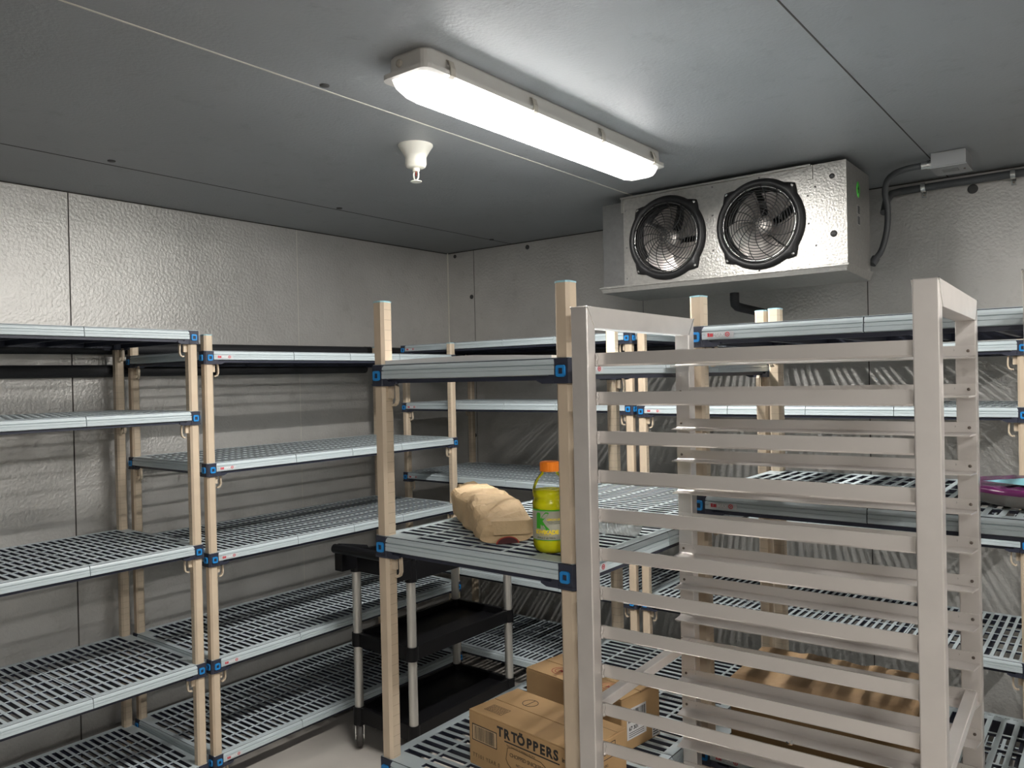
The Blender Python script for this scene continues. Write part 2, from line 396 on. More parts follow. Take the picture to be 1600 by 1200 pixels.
def mk_hook():
    b = MB(); b.box(-.010, .016, -.004, .004, -.030, 0, 'hook')
    n = 6; pts = [(.024, 0, .006), (.030, 0, -.002), (.031, 0, -.020), (.031, 0, -.034), (.027, 0, -.043), (.020, 0, -.047), (.014, 0, -.046)]
    rings = []
    for i, p in enumerate(pts):
        w = .0048; t = .0024
        a = pts[max(i-1, 0)]; c = pts[min(i+1, len(pts)-1)]; d = Vector((c[0]-a[0], 0, c[2]-a[2])).normalized(); nn = Vector((d.z, 0, -d.x))
        rings.append([tuple(Vector(p)+nn*t+Vector((0, -w, 0))), tuple(Vector(p)+nn*t+Vector((0, w, 0))), tuple(Vector(p)-nn*t+Vector((0, w, 0))), tuple(Vector(p)-nn*t+Vector((0, -w, 0)))])
    b.loft(rings, 'hook', False); return b.mesh('release_hook')
def mk_sticker():
    b = MB(); b.box(0, .074, -.0006, 0, -.0075, .0075, 'sticker_grey')
    R = frameM((0, -.0007, 0), (1, 0, 0), (0, 0, 1))
    b.box(.006, .011, -.0011, 0, -.0045, .0045, 'sticker_red'); b.box(.0125, .0205, -.0011, 0, -.0045, .0035, 'sticker_red')
    b.box(.011, .0125, -.0010, 0, -.0045, -.003, 'sticker_red')
    text_geo('MAX', .0125, 'sticker_white', b, R @ Matrix.Translation((.023, -.0045, .0003)), bold=.0002)
    ring = [[(.058+r*math.cos(2*PI*i/16), r*math.sin(2*PI*i/16), z) for i in range(16)] for r, z in ((.0058, 0), (.0058, .0006), (.0038, .0006), (.0038, 0))]
    b.loft(ring, 'sticker_red', False, R, cap=False); b.lathe([(.0018, 0), (.0018, .0006), (0, .0006)], 'sticker_red', 10, R @ Matrix.Translation((.058, 0, 0)))
    return b.mesh('logo_sticker')
def mk_frame(L, D):
    """dark load-carrying frame under the mats. 0..L, 0..D, z 0 = shelf top"""
    b = MB(); t = .012; z0, z1 = -.047, -.0105; p = .034
    b.box(p, L-p, .004, .004+t, z0, z1, 'frame_navy'); b.box(p, L-p, D-.004-t, D-.004, z0, z1, 'frame_navy')
    b.box(.004, .004+t, p, D-p, z0, z1, 'frame_navy'); b.box(L-.004-t, L-.004, p, D-p, z0, z1, 'frame_navy')
    n = max(2, round(L/.155))
    for i in range(1, n):
        x = L*i/n; b.box(x-.006, x+.006, .016, D-.016, z0+.004, -.0105, 'frame_navy')
    # zig-zag web between the beams, just under the mats
    k = round(L/.062); yb = (.02, D-.02)
    return b.mesh('shelf_frame')

def shelving(label, front_left, rz, L, D, shelves, mats, group=None, htop=1.797, hooks=True, sticker=True, cap=True):
    """front_left: position of the front left post centre; L, D post centre to post centre; shelves: heights of the shelf tops"""
    u = thing('shelving_unit', label, 'shelf', (front_left[0], front_left[1], 0), rz, group)
    pm = cached(('post', htop), lambda: mk_post(htop)); cm = cached('cap', mk_cap); cl = cached('clip', mk_clip); hk = cached('hook', mk_hook); st = cached('st', mk_sticker)
    for x, y in ((0, 0), (L, 0), (0, D), (L, D)):
        p = inst('post', pm, u, (x, y, 0), scale=(1 if x == 0 else -1, 1 if y == 0 else -1, 1))
        if cap: inst('post_cap', cm, p, (0, 0, htop))
    LO, DO = L+2*PW, D+2*PW
    fm = cached(('frame', round(LO, 3), round(DO, 3)), lambda: mk_frame(LO, DO))
    tot = sum(mats); sc = (LO-.0028*(len(mats)-1))/tot
    for zi, z in enumerate(shelves):
        sh = inst('shelf', fm, u, (-PW, -PW, z))
        x = 0
        for k, mw in enumerate(mats):
            e = 'l' if k == 0 else ('r' if k == len(mats)-1 else 'm'); ml = mw*sc
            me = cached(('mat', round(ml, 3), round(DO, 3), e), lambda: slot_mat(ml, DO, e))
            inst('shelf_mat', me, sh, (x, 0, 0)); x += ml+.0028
        for sx, sy, px, py in ((1, 1, PW, PW), (-1, 1, LO-PW, PW), (1, -1, PW, DO-PW), (-1, -1, LO-PW, DO-PW)):
            inst('corner_clip', cl, sh, (px, py, -.024), (0, 0, 0), (sx, sy, 1))
            if sy > 0: inst('release_hook', hk, sh, (px+sx*(PW-.002), py, -.055), (0, 0, 0), (sx, 1, 1))
            else: inst('release_hook', hk, sh, (px, py-(PW-.002), -.055), (0, 0, -PI/2), (1, 1, 1))
        if sticker: inst('logo_sticker', st, sh, (.046, -.0062, -.0245))
    return u
M4 = (.405, .305, .305, .405); M3 = (.405, .305, .405)
R90 = PI/2
shelving('near left shelving unit on the left wall, shelves cut off by the left edge', (-2.90, .213), R90, 1.470, .59, (.115, .512, .977, 1.500, 1.815), M4, 'beige post shelving units')
shelving('long shelving unit along the left wall reaching to the far corner', (-2.90, 1.750), R90, 1.440, .59, (.127, .509, .933, 1.290, 1.737), M4, 'beige post shelving units')
shelving('shelving unit along the back wall in the corner behind the black cart', (-3.305, 3.25), 0, 1.470, .57, (.155, .575, 1.075, 1.475, 1.805), M4, 'beige post shelving units')
shelving('shelving unit along the back wall below the fan unit, far right', (-1.768, 3.25), 0, 1.480, .57, (.155, .58, 1.015, 1.465, 1.697), M4, 'beige post shelving units')
shelving('free standing shelving unit in the middle holding the paper bag and drink', (-.926, 1.378), R90, 1.120, .555, (.17, .657, 1.215, 1.642), M3, 'beige post shelving units')
shelving('free standing shelving unit right behind the aluminium rack, holding the purple bowl', (-.867, 1.897), 0, 1.12, .556, (.17, .662, 1.297, 1.723), M3, 'beige post shelving units')

# ---------------------------------------------------------------- aluminium sheet pan racks
def mk_upost(a, b_, h, mirror):
    """tube post, local x 0..a, y 0..b ; upper end cut at 45 degrees toward +y"""
    m = MB(); z0 = .13
    vs = [(0, 0, z0), (a, 0, z0), (a, b_, z0), (0, b_, z0), (0, 0, h), (a, 0, h), (a, b_, h-b_), (0, b_, h-b_)]
    return vs
def rack(label, loc, rz, L=.65, W=.524, a=.037, b_=.032, H=1.7395):
    r = thing('sheet_pan_rack', label, 'rack', (loc[0], loc[1], 0), rz, 'aluminium sheet pan racks')
    def post_mesh(flip):
        m = MB(); z0 = .15; bb = b_; rb = .042       # rail height
        pts = [(0, z0), (bb, z0), (bb, H-rb), (0, H)]
        vs = [(0, y, z) for y, z in pts]+[(a, y, z) for y, z in pts]
        if flip: vs = [(x, -y, z) for x, y, z in vs]
        fs = [(0, 1, 2, 3), (7, 6, 5, 4), (0, 4, 5, 1), (1, 5, 6, 2), (2, 6, 7, 3), (3, 7, 4, 0)]
        if flip: fs = [f[::-1] for f in fs]
        m.add(vs, [f[::-1] for f in fs], 'alu'); return m.mesh('post')
    def rail_mesh():
        m = MB(); rb = .042; g = .0015
        pts = [(g, H), (W-g, H), (W-b_-g, H-rb), (b_+g, H-rb)]
        vs = [(0, y, z) for y, z in pts]+[(a, y, z) for y, z in pts]
        m.add(vs, [(0, 1, 2, 3), (7, 6, 5, 4), (0, 4, 5, 1), (1, 5, 6, 2), (2, 6, 7, 3), (3, 7, 4, 0)], 'alu')
        for s in (0, 1):                       # weld bead along the mitre
            y0, y1 = (0, b_) if s == 0 else (W, W-b_)
            for x in (0, a): m.tube([(x, y0, H), (x, y1, H-rb)], .0016, 'bright_metal', 6)
        return m.mesh('top_rail')
    pa = cached('rp0', lambda: post_mesh(False)); pb = cached('rp1', lambda: post_mesh(True)); rm = cached('rr', rail_mesh)
    for x in (0, L-a):
        inst('post', pa, r, (x, 0, 0), bevel=.002); inst('post', pb, r, (x, W, 0), bevel=.002); inst('top_rail', rm, r, (x, 0, 0), bevel=.0015)
    def runner_mesh():
        """angle runner: leg at y 0..t, ledge toward +y at the bottom; z 0 = leg top"""
        m = MB(); t = .0028; h = .0265; f = .043
        prof = [(0, 0), (t, 0), (t, -h+.006), (t+.002, -h+t+.001), (f, -h+t), (f, -h), (.003, -h), (0, -h+.003)]
        n = len(prof); x0, x1 = .002, L-.002
        def ring(x, cut): return [(x+(cut*(y/f) if y > t else 0), y, z) for y, z in prof]
        m.loft([ring(x0, .003), ring(x1, -.008)], 'alu_runner', False)
        for x in (.014, L-.014):
            R = frameM((x, t, -.011), (-1, 0, 0), (0, 0, 1)); m.lathe([(.0032, 0), (.0032, .001), (.0015, .0016), (0, .0016)], 'rivet', 10, R)
        for x in (a+.002, L-a-.002):            # weld bead where the leg meets the post
            m.tube([(x, -.0005, -.001), (x+.0008, -.001, -.009), (x-.0008, -.001, -.017), (x, -.0005, -.026)], [.003, .0042, .0032, .0038], 'weld', 7)
        return m.mesh('runner')
    me = cached('runner', runner_mesh)
    for k in range(19):
        z = 1.6475-.0776*k
        inst('runner', me, r, (0, b_, z)); inst('runner', me, r, (0, W-b_, z), scale=(1, -1, 1))
    def tie_mesh():
        m = MB(); m.box(0, .022, b_, W-b_, -.022, 0, 'alu'); return m.mesh('tie_bar')
    tm = cached('tie', tie_mesh)
    for x in (.008, L-.008-.022):
        inst('tie_bar', tm, r, (x, 0, .948), bevel=.0015)
    fm = MB()
    for y in (0, W-b_): fm.box(0, L, y, y+b_, .13, .165, 'alu')
    for x in (0, L-a): fm.box(x, x+a, 0, W, .13, .165, 'alu')
    fm.obj('base_frame', r, bevel=.002)
    for x in (a/2+.01, L-a/2-.01):
        for y in (.025, W-.025): caster(r, (x, y, 0), .0625, .03, .13, 'rubber', 0)
    return r
def caster(parent, loc, R, wd, top, rub, rz):
    b = MB(); rr = frameM((0, -wd/2, R), (1, 0, 0), (0, 0, 1)); rr = frameM((0, wd/2, R), (1, 0, 0), (0, 0, 1))
    b.lathe([(R*.45, 0), (R*.9, 0), (R, wd*.2), (R, wd*.8), (R*.9, wd), (R*.45, wd)], rub, 28, rr)
    b.cyl((0, -wd*.75, R), (0, wd*.75, R), .006, 'bright_metal', 10)
    for s in (-1, 1):
        y = s*(wd*.5+.005); b.box(-.014, .014, y-.0015, y+.0015, R-.012, top-.012, 'bright_metal')
    b.lathe([(.022, top-.014), (.024, top-.008), (.020, top-.003), (.012, top)], 'bright_metal', 18)
    o = b.obj('caster', parent, loc, rz); return o
rack('aluminium sheet pan rack with rows of empty runners, in the foreground', (-.875, 1.318), .036)
rack('second aluminium sheet pan rack, only its front post showing at the right edge', (-.1185, 1.335), .01)

# ---------------------------------------------------------------- ceiling light fixtures
def fixture(label, cx, cy):
    t = thing('light_fixture', label, 'lamp', (cx, cy, ZC), 0, 'wraparound ceiling fixtures')
    W2, L2 = .070, .632
    b = MB(); rings = []
    for k, (dx, z) in enumerate(((-.004, 0), (0, -.006), (.002, -.046), (.014, -.048), (.014, -.060), (.001, -.060))):
        rings.append([(x, y, z) for x, y in rrect(-W2-dx, W2+dx, -L2-dx, L2+dx, .028, 5)])
    b.loft(rings, 'housing', False)
    for y in (-1, 1): b.lathe([(.010, 0), (.010, .004), (.005, .005)], 'clip_beige', 14, frameM((-.02, y*(L2+.002), -.026), (-y, 0, 0), (0, 0, 1)))
    b.obj('housing', t)
    b = MB(); rings = []
    e = L2-.080
    for dx, z in ((0, -.052), (-.002, -.066), (-.010, -.086), (-.024, -.100), (-.040, -.104)):
        hw = W2+.003+dx; rings.append([(-hw, z), (hw, z)])
    prof = [(-hw2, z) for (hw2, z) in [(W2-.001, -.0605), (W2-.003, -.068), (W2-.012, -.087), (W2-.024, -.100), (W2-.038, -.104)]]
    prof = prof+[(-x, z) for x, z in reversed(prof)]
    b.loft([[(x, -e, z) for x, z in prof][::-1], [(x, e, z) for x, z in prof][::-1]], 'lens', True, cap=False)
    b.obj('diffuser', t)
    b = MB(); b.box(-.0125, .0125, -e+.01, e-.01, -.066, -.0635, 'led_strip'); b.obj('led_strip', t)
    b = MB(); b.box(-.060, .060, -L2+.03, L2-.03, -.0630, -.0602, 'gear_tray'); b.obj('gear_tray', t)
    for s in (-1, 1):
        b = MB(); rr = []
        for k, (yy, sc) in enumerate(((e+.0005, 1), (e+.035, .985), (e+.065, .90), (e+.080, .74))):
            rr.append([(x*sc, s*yy, -.0585+(z+.0585)*(1-.62*(k/3)**2)) for x, z in prof])
        if s < 0: rr = rr[::-1]
        b.loft(rr, 'lens_end', True, cap=False)
        b.add(rr[-1 if s > 0 else 0], [tuple(range(len(prof)))], 'lens_end')
        b.obj('diffuser_end', t)
    for s in (-1, 1):
        for y in (-.55, -.19, .19, .55):
            b = MB(); pts = [(W2+.004, -.018), (W2+.012, -.022), (W2+.019, -.042), (W2+.019, -.062), (W2+.008, -.066)]
            r0 = [(s*x, y-.009, z) for x, z in pts]+[(s*(x-.003), y-.009, z) for x, z in reversed(pts)]
            r1 = [(x, yy+.018, z) for x, yy, z in r0]
            b.loft([r0, r1] if s < 0 else [r1, r0], 'clip_beige', False); b.obj('latch', t)
    return t
fixture('long lit wraparound lamp on the ceiling, the only one in view', -1.447, 2.078)
fixture('lit wraparound lamp on the ceiling beyond the right edge, above the second rack', 1.02, 1.75)
fixture('unseen fill lamp added on the ceiling behind the camera', .62, -.62)  # added lamp, out of view, brightens the faces turned toward the camera

# ---------------------------------------------------------------- sprinkler
t = thing('fire_sprinkler', 'small white pendent sprinkler head on the ceiling left of the lamp', 'sprinkler', (-2.001, 2.039, ZC))
b = MB(); b.lathe([(.062, 0), (.062, -.004), (.058, -.010), (.050, -.022), (.042, -.036), (.038, -.044), (.038, -.068), (.034, -.078), (.026, -.082), (.020, -.083)][::-1], 'sprinkler', 32)
b.obj('escutcheon', t)
b = MB(); b.lathe([(.013, -.094), (.013, -.080)], 'sprinkler', 16)
for s in (-1, 1): b.tube([(s*.009, 0, -.092), (s*.0125, 0, -.104), (s*.010, 0, -.118), (0, 0, -.127)], .003, 'sprinkler', 8)
b.cyl((0, 0, -.092), (0, 0, -.110), .0018, 'ink_red', 8)
b.lathe([(.020, -.131), (.020, -.1285), (.006, -.1265), (0, -.126)], 'sprinkler', 20); b.obj('sprinkler_head', t)

# ---------------------------------------------------------------- evaporator with two fans
EX0, EX1, EY0, EY1, EZ0, EZ1 = -1.832, -.853, 3.22, 3.56, 2.020, 2.418
ev = thing('evaporator_unit', 'galvanised cooling unit with two black fans hung under the ceiling', 'cooling unit', (-1.35, 3.4, 2.0))
EO = Vector((-1.35, 3.4, 2.0))
def evobj(b, name, parent=None, bevel=0): return b.obj(name, parent or ev, (0, 0, 0) if parent else tuple(-EO), bevel=bevel)
FANS = [(-1.617, 2.212), (-1.195, 2.214)]; FR = .158; NF = 48
b = MB()
splits = [EX0, -1.406, -.985]
def ring_tile(b, x0, x1, z0, z1, cx, cz, r, y, m):
    n = NF; inner = []; outer = []
    for i in range(n):
        a = 2*PI*(i+.5)/n; dx, dz = math.cos(a), math.sin(a); inner.append((cx+r*dx, y, cz+r*dz))
        t_ = 1e9
        if dx > 1e-9: t_ = min(t_, (x1-cx)/dx)
        if dx < -1e-9: t_ = min(t_, (x0-cx)/dx)
        if dz > 1e-9: t_ = min(t_, (z1-cz)/dz)
        if dz < -1e-9: t_ = min(t_, (z0-cz)/dz)
        outer.append((cx+t_*dx, y, cz+t_*dz))
    b.add(inner+outer, [(i, (i+1) % n, n+(i+1) % n, n+i) for i in range(n)], m)
    for qx, qz in ((x0, z0), (x1, z0), (x1, z1), (x0, z1)):
        ang = math.atan2(qz-cz, qx-cx) % (2*PI); i = int((ang/(2*PI)*n-.5) % n); j = (i+1) % n
        b.add([outer[i], outer[j], (qx, y, qz)], [(0, 2, 1)], m)
for k, (cx, cz) in enumerate(FANS):
    ring_tile(b, splits[k], splits[k+1], EZ0, EZ1, cx, cz, FR, EY0, 'galv')
    b.add([(cx+FR*math.cos(2*PI*i/NF), EY0, cz+FR*math.sin(2*PI*i/NF)) for i in range(NF)]+[(cx+FR*math.cos(2*PI*i/NF), EY0+.16, cz+FR*math.sin(2*PI*i/NF)) for i in range(NF)],
          [(i, (i+1) % NF, NF+(i+1) % NF, NF+i) for i in range(NF)], 'galv_dark', True)
b.add([(EX0, EY0+.17, EZ0), (-.985, EY0+.17, EZ0), (-.985, EY0+.17, EZ1), (EX0, EY0+.17, EZ1)], [(0, 1, 2, 3)], 'galv_dark')
b.box(-.985, EX1, EY0-.003, EY1, EZ0, EZ1, 'galv')                       # right end compartment
b.box(EX0, -.985, EY0+.20, EY1, EZ0, EZ1, 'coil_dark')
b.box(EX0, -.985, EY0, EY1, EZ1-.002, EZ1+.003, 'galv'); b.box(EX0, -.985, EY0+.001, EY1, EZ0-.003, EZ0, 'galv'); b.box(EX0-.003, EX0, EY0, EY1, EZ0, EZ1, 'galv')
b.box(EX0-.012, -.985, EY0-.012, EY0-.001, EZ1-.004, EZ1+.004, 'galv')
b.box(-.996, -.978, EY0-.007, EY0-.003, EZ1-.055, EZ1, 'galv'); b.box(EX0-.012, EX0, EY0-.005, EY0, EZ1-.065, EZ1, 'galv')
b.box(EX1-.010, EX1+.0015, EY0-.0045, EY0-.002, EZ0, EZ1, 'galv')
for x, z, r in ((-.905, 2.362, .010), (-.902, 2.138, .013)):
    b.lathe([(r, 0), (r, .002), (0, .002)], 'plug', 20, frameM((x, EY0-.003, z), (1, 0, 0), (0, 0, 1)))
for x, z in [(-1.40, 2.40), (-1.40, 2.28), (-1.40, 2.13), (-1.82, 2.36), (-1.82, 2.19), (-1.82, 2.05), (-1.195, 2.405), (-1.00, 2.30), (-.998, 2.19), (-.97, 2.33), (-.97, 2.10), (-1.617, 2.03), (-1.2, 2.025)]:
    b.lathe([(.004, 0), (.004, .0015), (0, .003)], 'galv_dark', 10, frameM((x, EY0-(.003 if x > -.98 else 0), z), (1, 0, 0), (0, 0, 1)))
evobj(b, 'cabinet')
b = MB(); b.box(-1.957, EX0-.004, EY0+.018, EY1, EZ0, EZ1-.012, 'galv_dark'); evobj(b, 'end_cover', bevel=.002)
b = MB(); px0, px1 = -1.962, -.846; py0, py1 = EY0-.012, EY1+.02
pv = [(px0, py0, EZ0-.003), (px1, py0, EZ0-.003), (px1, py1, EZ0-.003), (px0, py1, EZ0-.003), (px0+.01, py0+.012, EZ0-.030), (px1-.01, py0+.012, EZ0-.030), (px1-.012, py1-.012, EZ0-.042), (px0+.012, py1-.012, EZ0-.042)]
b.add(pv, [(0, 1, 5, 4), (1, 2, 6, 5), (2, 3, 7, 6), (3, 0, 4, 7), (4, 5, 6, 7), (0, 3, 2, 1)], 'galv'); 
b.box(px0-.001, px1+.001, py0-.002, py0+.002, EZ0-.010, EZ0-.001, 'galv'); evobj(b, 'drip_pan', bevel=.003)
for k, (cx, cz) in enumerate(FANS):
    b = MB(); y0 = EY0-.002
    def pol(r, a, y): return (cx+r*math.cos(a), y, cz+r*math.sin(a))
    n = 96; o_, o2, i_, i2, i3 = [], [], [], [], []
    for i in range(n):
        a = 2*PI*i/n; d = min(abs((a-(PI/4+q*PI/2)+PI) % (2*PI)-PI) for q in range(4)); ear = max(0, 1-d/.20)
        R = .187+.021*ear
        o_.append(pol(R, a, y0)); o2.append(pol(R-.004, a, y0-.010)); i_.append(pol(.172, a, y0-.022)); i2.append(pol(.158, a, y0-.018)); i3.append(pol(.150, a, y0+.03))
    b.loft([o_, o2, i_, i2, i3], 'black_plastic', True, cap=False)
    for q in range(4): 
        c_ = pol(.193, PI/4+q*PI/2, y0-.010); b.lathe([(.007, 0), (.007, .004), (0, .005)], 'bright_metal', 12, frameM(c_, (1, 0, 0), (0, 0, 1)))
    b.tube([pol(.1515, 2*PI*i/64, y0-.014) for i in range(64)], .0012, 'bright_metal', 6, closed=True)
    fan = evobj(b, 'fan')
    b = MB()
    def gy(r): return y0-.016-.016*(1-(r/.158)**2)
    for r in [.008, .018, .030, .042, .054, .066, .078, .090, .102, .114, .125, .136, .147, .155]:
        b.tube([pol(r, 2*PI*i/40, gy(r)) for i in range(40)], .0017, 'black_plastic', 5, closed=True)
    for q in range(14):
        a0 = 2*PI*q/14; b.tube([pol(.008+.150*s_/10, a0+.62*(s_/10)**1.6, gy(.008+.15*s_/10)-.001) for s_ in range(11)], .0018, 'black_plastic', 5)
    g = b.obj('fan_guard', fan)
    b = MB()
    for q in range(5):
        vs = []; a0 = 2*PI*q/5+.35+k*.5
        for ri in range(5):
            r = .035+.108*ri/4; half = .50+.10*ri/4
            for ai in range(7):
                f = ai/6*2-1; a = a0+half*f+.25*ri/4; vs.append(pol(r, a, y0+.055+.028*f-.008*f*f))
        b.add(vs, [(ri*7+ai, ri*7+ai+1, (ri+1)*7+ai+1, (ri+1)*7+ai) for ri in range(4) for ai in range(6)], 'blade_metal', True)
    Mh = frameM((cx, y0+.065, cz), (1, 0, 0), (0, 0, 1)); b.lathe([(.040, 0), (.042, .02), (.034, .032), (.015, .036), (0, .036)], 'blade_metal', 28, Mh)
    b.lathe([(.05, -.09), (.05, -.01), (.04, 0)], 'black_plastic', 24, Mh)
    b.obj('fan_blade', fan)
b = MB(); Rm = frameM((EX1+.0008, 3.385, 2.33), (0, 1, 0), (0, 0, 1))
b.lathe([(.026, 0), (.026, .0008), (0, .0008)], 'green_sticker', 28, Rm @ Matrix.Scale(1.25, 4, (0, 1, 0)))
b.add([(-.012, 0, .001), (.012, 0, .001), (0, .014, .001)], [(0, 1, 2)], 'ink_black', M=Rm); b.box(-.004, .004, -.014, 0, .0009, .001, 'ink_black', Rm)
evobj(b, 'airflow_sticker')
b = MB(); Rm = frameM((EX1+.0008, 3.385, 2.23), (0, 1, 0), (0, 0, 1))
for z0 in (0, -.042):
    b.box(-.018, .018, z0, z0+.036, 0, .0008, 'label_white', Rm); b.box(-.016, .016, z0+.002, z0+.034, .0008, .001, 'ink_black', Rm)
    for q in range(5): b.box(-.013, .013, z0+.006+q*.0055, z0+.0075+q*.0055, .001, .0011, 'box_grey', Rm)
for z0 in (-.10, -.106, -.15, -.156, -.162): b.box(-.02, .018, z0, z0+.002, 0, .0004, 'box_grey', Rm)
evobj(b, 'data_plate')

# drain line of the unit, conduits, junction box
b = MB(); b.tube([(-1.452, 3.57, 1.985), (-1.452, 3.57, 1.945), (-1.452, 3.575, 1.925), (-1.450, 3.60, 1.915), (-1.45, 3.66, 1.912), (-1.45, YB, 1.905)], .021, 'pipe_foam', 16)
tag(b.obj('drain_pipe'), 'short black insulated drain elbow under the cooling unit', 'pipe')
cv = MB(); pts = []
P0 = [(-.842, 3.60, 2.075), (-.822, 3.62, 2.11), (-.800, 3.62, 2.19), (-.795, 3.62, 2.28), (-.80, 3.60, 2.345), (-.785, 3.57, 2.385), (-.75, 3.54, 2.405), (-.70, 3.52, 2.412), (-.645, 3.51, 2.412)]
for i in range(len(P0)-1):
    p0 = Vector(P0[max(i-1, 0)]); p1 = Vector(P0[i]); p2 = Vector(P0[i+1]); p3 = Vector(P0[min(i+2, len(P0)-1)])
    for q in range(4):
        s_ = q/4; pts.append(.5*((2*p1)+(p2-p0)*s_+(2*p0-5*p1+4*p2-p3)*s_*s_+(3*p1-p0-3*p2+p3)*s_**3))
pts.append(Vector(P0[-1])); cv.tube(pts, .0125, 'flex_grey', 14)
cv.tube([(-.853, 3.585, 2.05), (-.840, 3.60, 2.078)], .017, 'flex_grey', 12)
tag(cv.obj('flexible_conduit'), 'grey flexible conduit curving from the cooling unit up to the ceiling box', 'conduit')
t = thing('junction_box', 'grey metal junction box on the ceiling right of the cooling unit', 'junction box', (-.54, 3.52, ZC))
b = MB(); b.box(-.060, .060, -.075, .075, -.056, 0, 'box_grey'); b.obj('box', t, bevel=.003)
b = MB(); b.box(-.063, .063, -.078, .078, -.061, -.0565, 'box_grey'); b.box(-.03, .025, -.03, .02, -.063, -.061, 'galv_dark'); b.lathe([(.004, -.064), (.004, -.061)], 'rivet', 8, Matrix.Translation((.045, 0, 0))); b.obj('cover', t, bevel=.001)
b = MB(); b.tube([(-.105, -.010, -.028), (-.060, -.005, -.028)], [.0155, .0155], 'bright_metal', 14); b.tube([(-.085, -.009, -.028), (-.072, -.006, -.028)], .019, 'bright_metal', 6); b.obj('connector', t)
b = MB(); b.tube([(-.80, 3.893, 2.402), (-.5, 3.893, 2.405), (.2, 3.893, 2.408), (XR, 3.893, 2.408)], .0165, 'flex_grey', 14)
b.tube([(-.80, 3.893, 2.402), (-.835, 3.88, 2.395), (-.85, 3.85, 2.36), (-.85, 3.80, 2.30)], .0165, 'flex_grey', 14)
tag(b.obj('wall_conduit'), 'long dark conduit running right along the top of the back wall', 'conduit')
for i, (x, lb) in enumerate(((-.708, 'silver clamp on the dark wall conduit, below the junction box'), (-.372, 'silver clamp on the dark wall conduit, nearest the right edge'))):
    b = MB(); n = 14
    pts = [(x, 3.893+.0185*math.cos(a), 2.404+.0185*math.sin(a)) for a in [PI/2+PI*q/n for q in range(n+1)]]
    r0 = [(x-.009, y, z) for _, y, z in pts]+[(x-.009, 3.893+(y-3.893)*1.12, 2.404+(z-2.404)*1.12) for _, y, z in reversed(pts)]
    b.loft([r0, [(p[0]+.018, p[1], p[2]) for p in r0]], 'bright_metal', False)
    b.box(x-.009, x+.009, YB-.006, YB, 2.362, 2.390, 'bright_metal'); b.lathe([(.004, 0), (.004, .003), (0, .003)], 'rivet', 8, frameM((x, YB-.006, 2.373), (1, 0, 0), (0, 0, 1)))
    tag(b.obj('conduit_clamp'), lb, 'clamp', 'conduit clamps')
# insulated refrigerant lines behind the shelving
def pline(name, pts, r, label, bands=()):
    b = MB(); b.tube(pts, r, 'pipe_foam', 18)
    o = tag(b.obj(name), label, 'pipe'); return o
pline('insulated_pipe', [(-3.543, YF, 1.750), (-3.543, 3.15, 1.779)], .0265, 'upper black insulated pipe along the left wall behind the shelves')
pline('insulated_pipe', [(-3.544, YF, 1.655), (-3.544, 3.15, 1.678)], .0265, 'lower black insulated pipe along the left wall behind the shelves')
b = MB(); b.tube([(-3.543, 3.1501, 1.779), (-3.543, 3.80, 1.775)], .0275, 'black_plastic', 18); b.tube([(-3.543, 3.19, 1.779), (-3.543, 3.215, 1.7787)], .0282, 'galv_dark', 18)
tag(b.obj('insulated_pipe'), 'glossy black pipe end with a grey band near the far corner', 'pipe')
pline('insulated_pipe', [(-3.50, 3.882, 1.745), (-1.25, 3.882, 1.755)], .0365, 'thick black insulated pipe along the back wall under the top shelf')
pline('insulated_pipe', [(-3.50, 3.885, 1.655), (-1.55, 3.885, 1.668)], .027, 'thin black insulated pipe along the back wall, lower of the two')

# ---------------------------------------------------------------- black utility cart
ct = thing('utility_cart', 'black plastic three shelf cart with silver tube legs behind the middle shelving', 'cart', (-2.52, 2.633, 0))
hx, hy = .168, .320
def tray(name, z0, z1, floor_z, out=.03):
    b = MB(); xo, yo = hx+out, hy+out
    o = rrect(-xo, xo, -yo, yo, .035, 5); i = rrect(-xo+.018, xo-.018, -yo+.018, yo-.018, .025, 5)
    b.loft([[(x, y, z0) for x, y in o], [(x, y, z1) for x, y in o], [(x, y, z1) for x, y in i], [(x, y, floor_z) for x, y in i]], 'cart_black', False, cap=False)
    b.add([(x, y, floor_z) for x, y in i], [tuple(range(len(i)))], 'cart_black'); b.add([(x, y, z0) for x, y in o], [tuple(range(len(o)-1, -1, -1))], 'cart_black')
    return b.obj(name, ct, bevel=.003)
tray('tray', .112, .178, .150, .012); tray('tray', .445, .503, .470, .012)
tp = tray('tray', .775, .862, .815, .012)
b = MB()
for s in (-1, 1): b.box(s*hx-.024, s*hx+.024, -hy-.10, -hy-.015, .790, .868, 'cart_black')
b.tube([(-hx-.026, -hy-.095, .885), (hx+.026, -hy-.095, .885)], .020, 'cart_black', 14)
for s in (-1, 1): b.tube([(s*(hx), -hy-.095, .885), (s*hx, -hy-.02, .872), (s*hx, -hy+.06, .862)], [.024, .022, .014], 'cart_black', 12)
b.obj('handle', ct, bevel=.004)
for sx in (-1, 1):
    for sy in (-1, 1):
        x, y = sx*hx, sy*hy
        b = MB(); b.cyl((x, y, .165), (x, y, .80), .0195, 'cart_tube', 20); lg = b.obj('leg', ct)
        for z0, z1 in ((.100, .178), (.445, .503), (.772, .862)): b = MB(); b.tube([(x, y, z0), (x, y, z1)], .0255, 'cart_black', 20); b.obj('collar', lg)
        c = caster(ct, (x, y, 0), .05, .026, .112, 'rubber', 2.40)

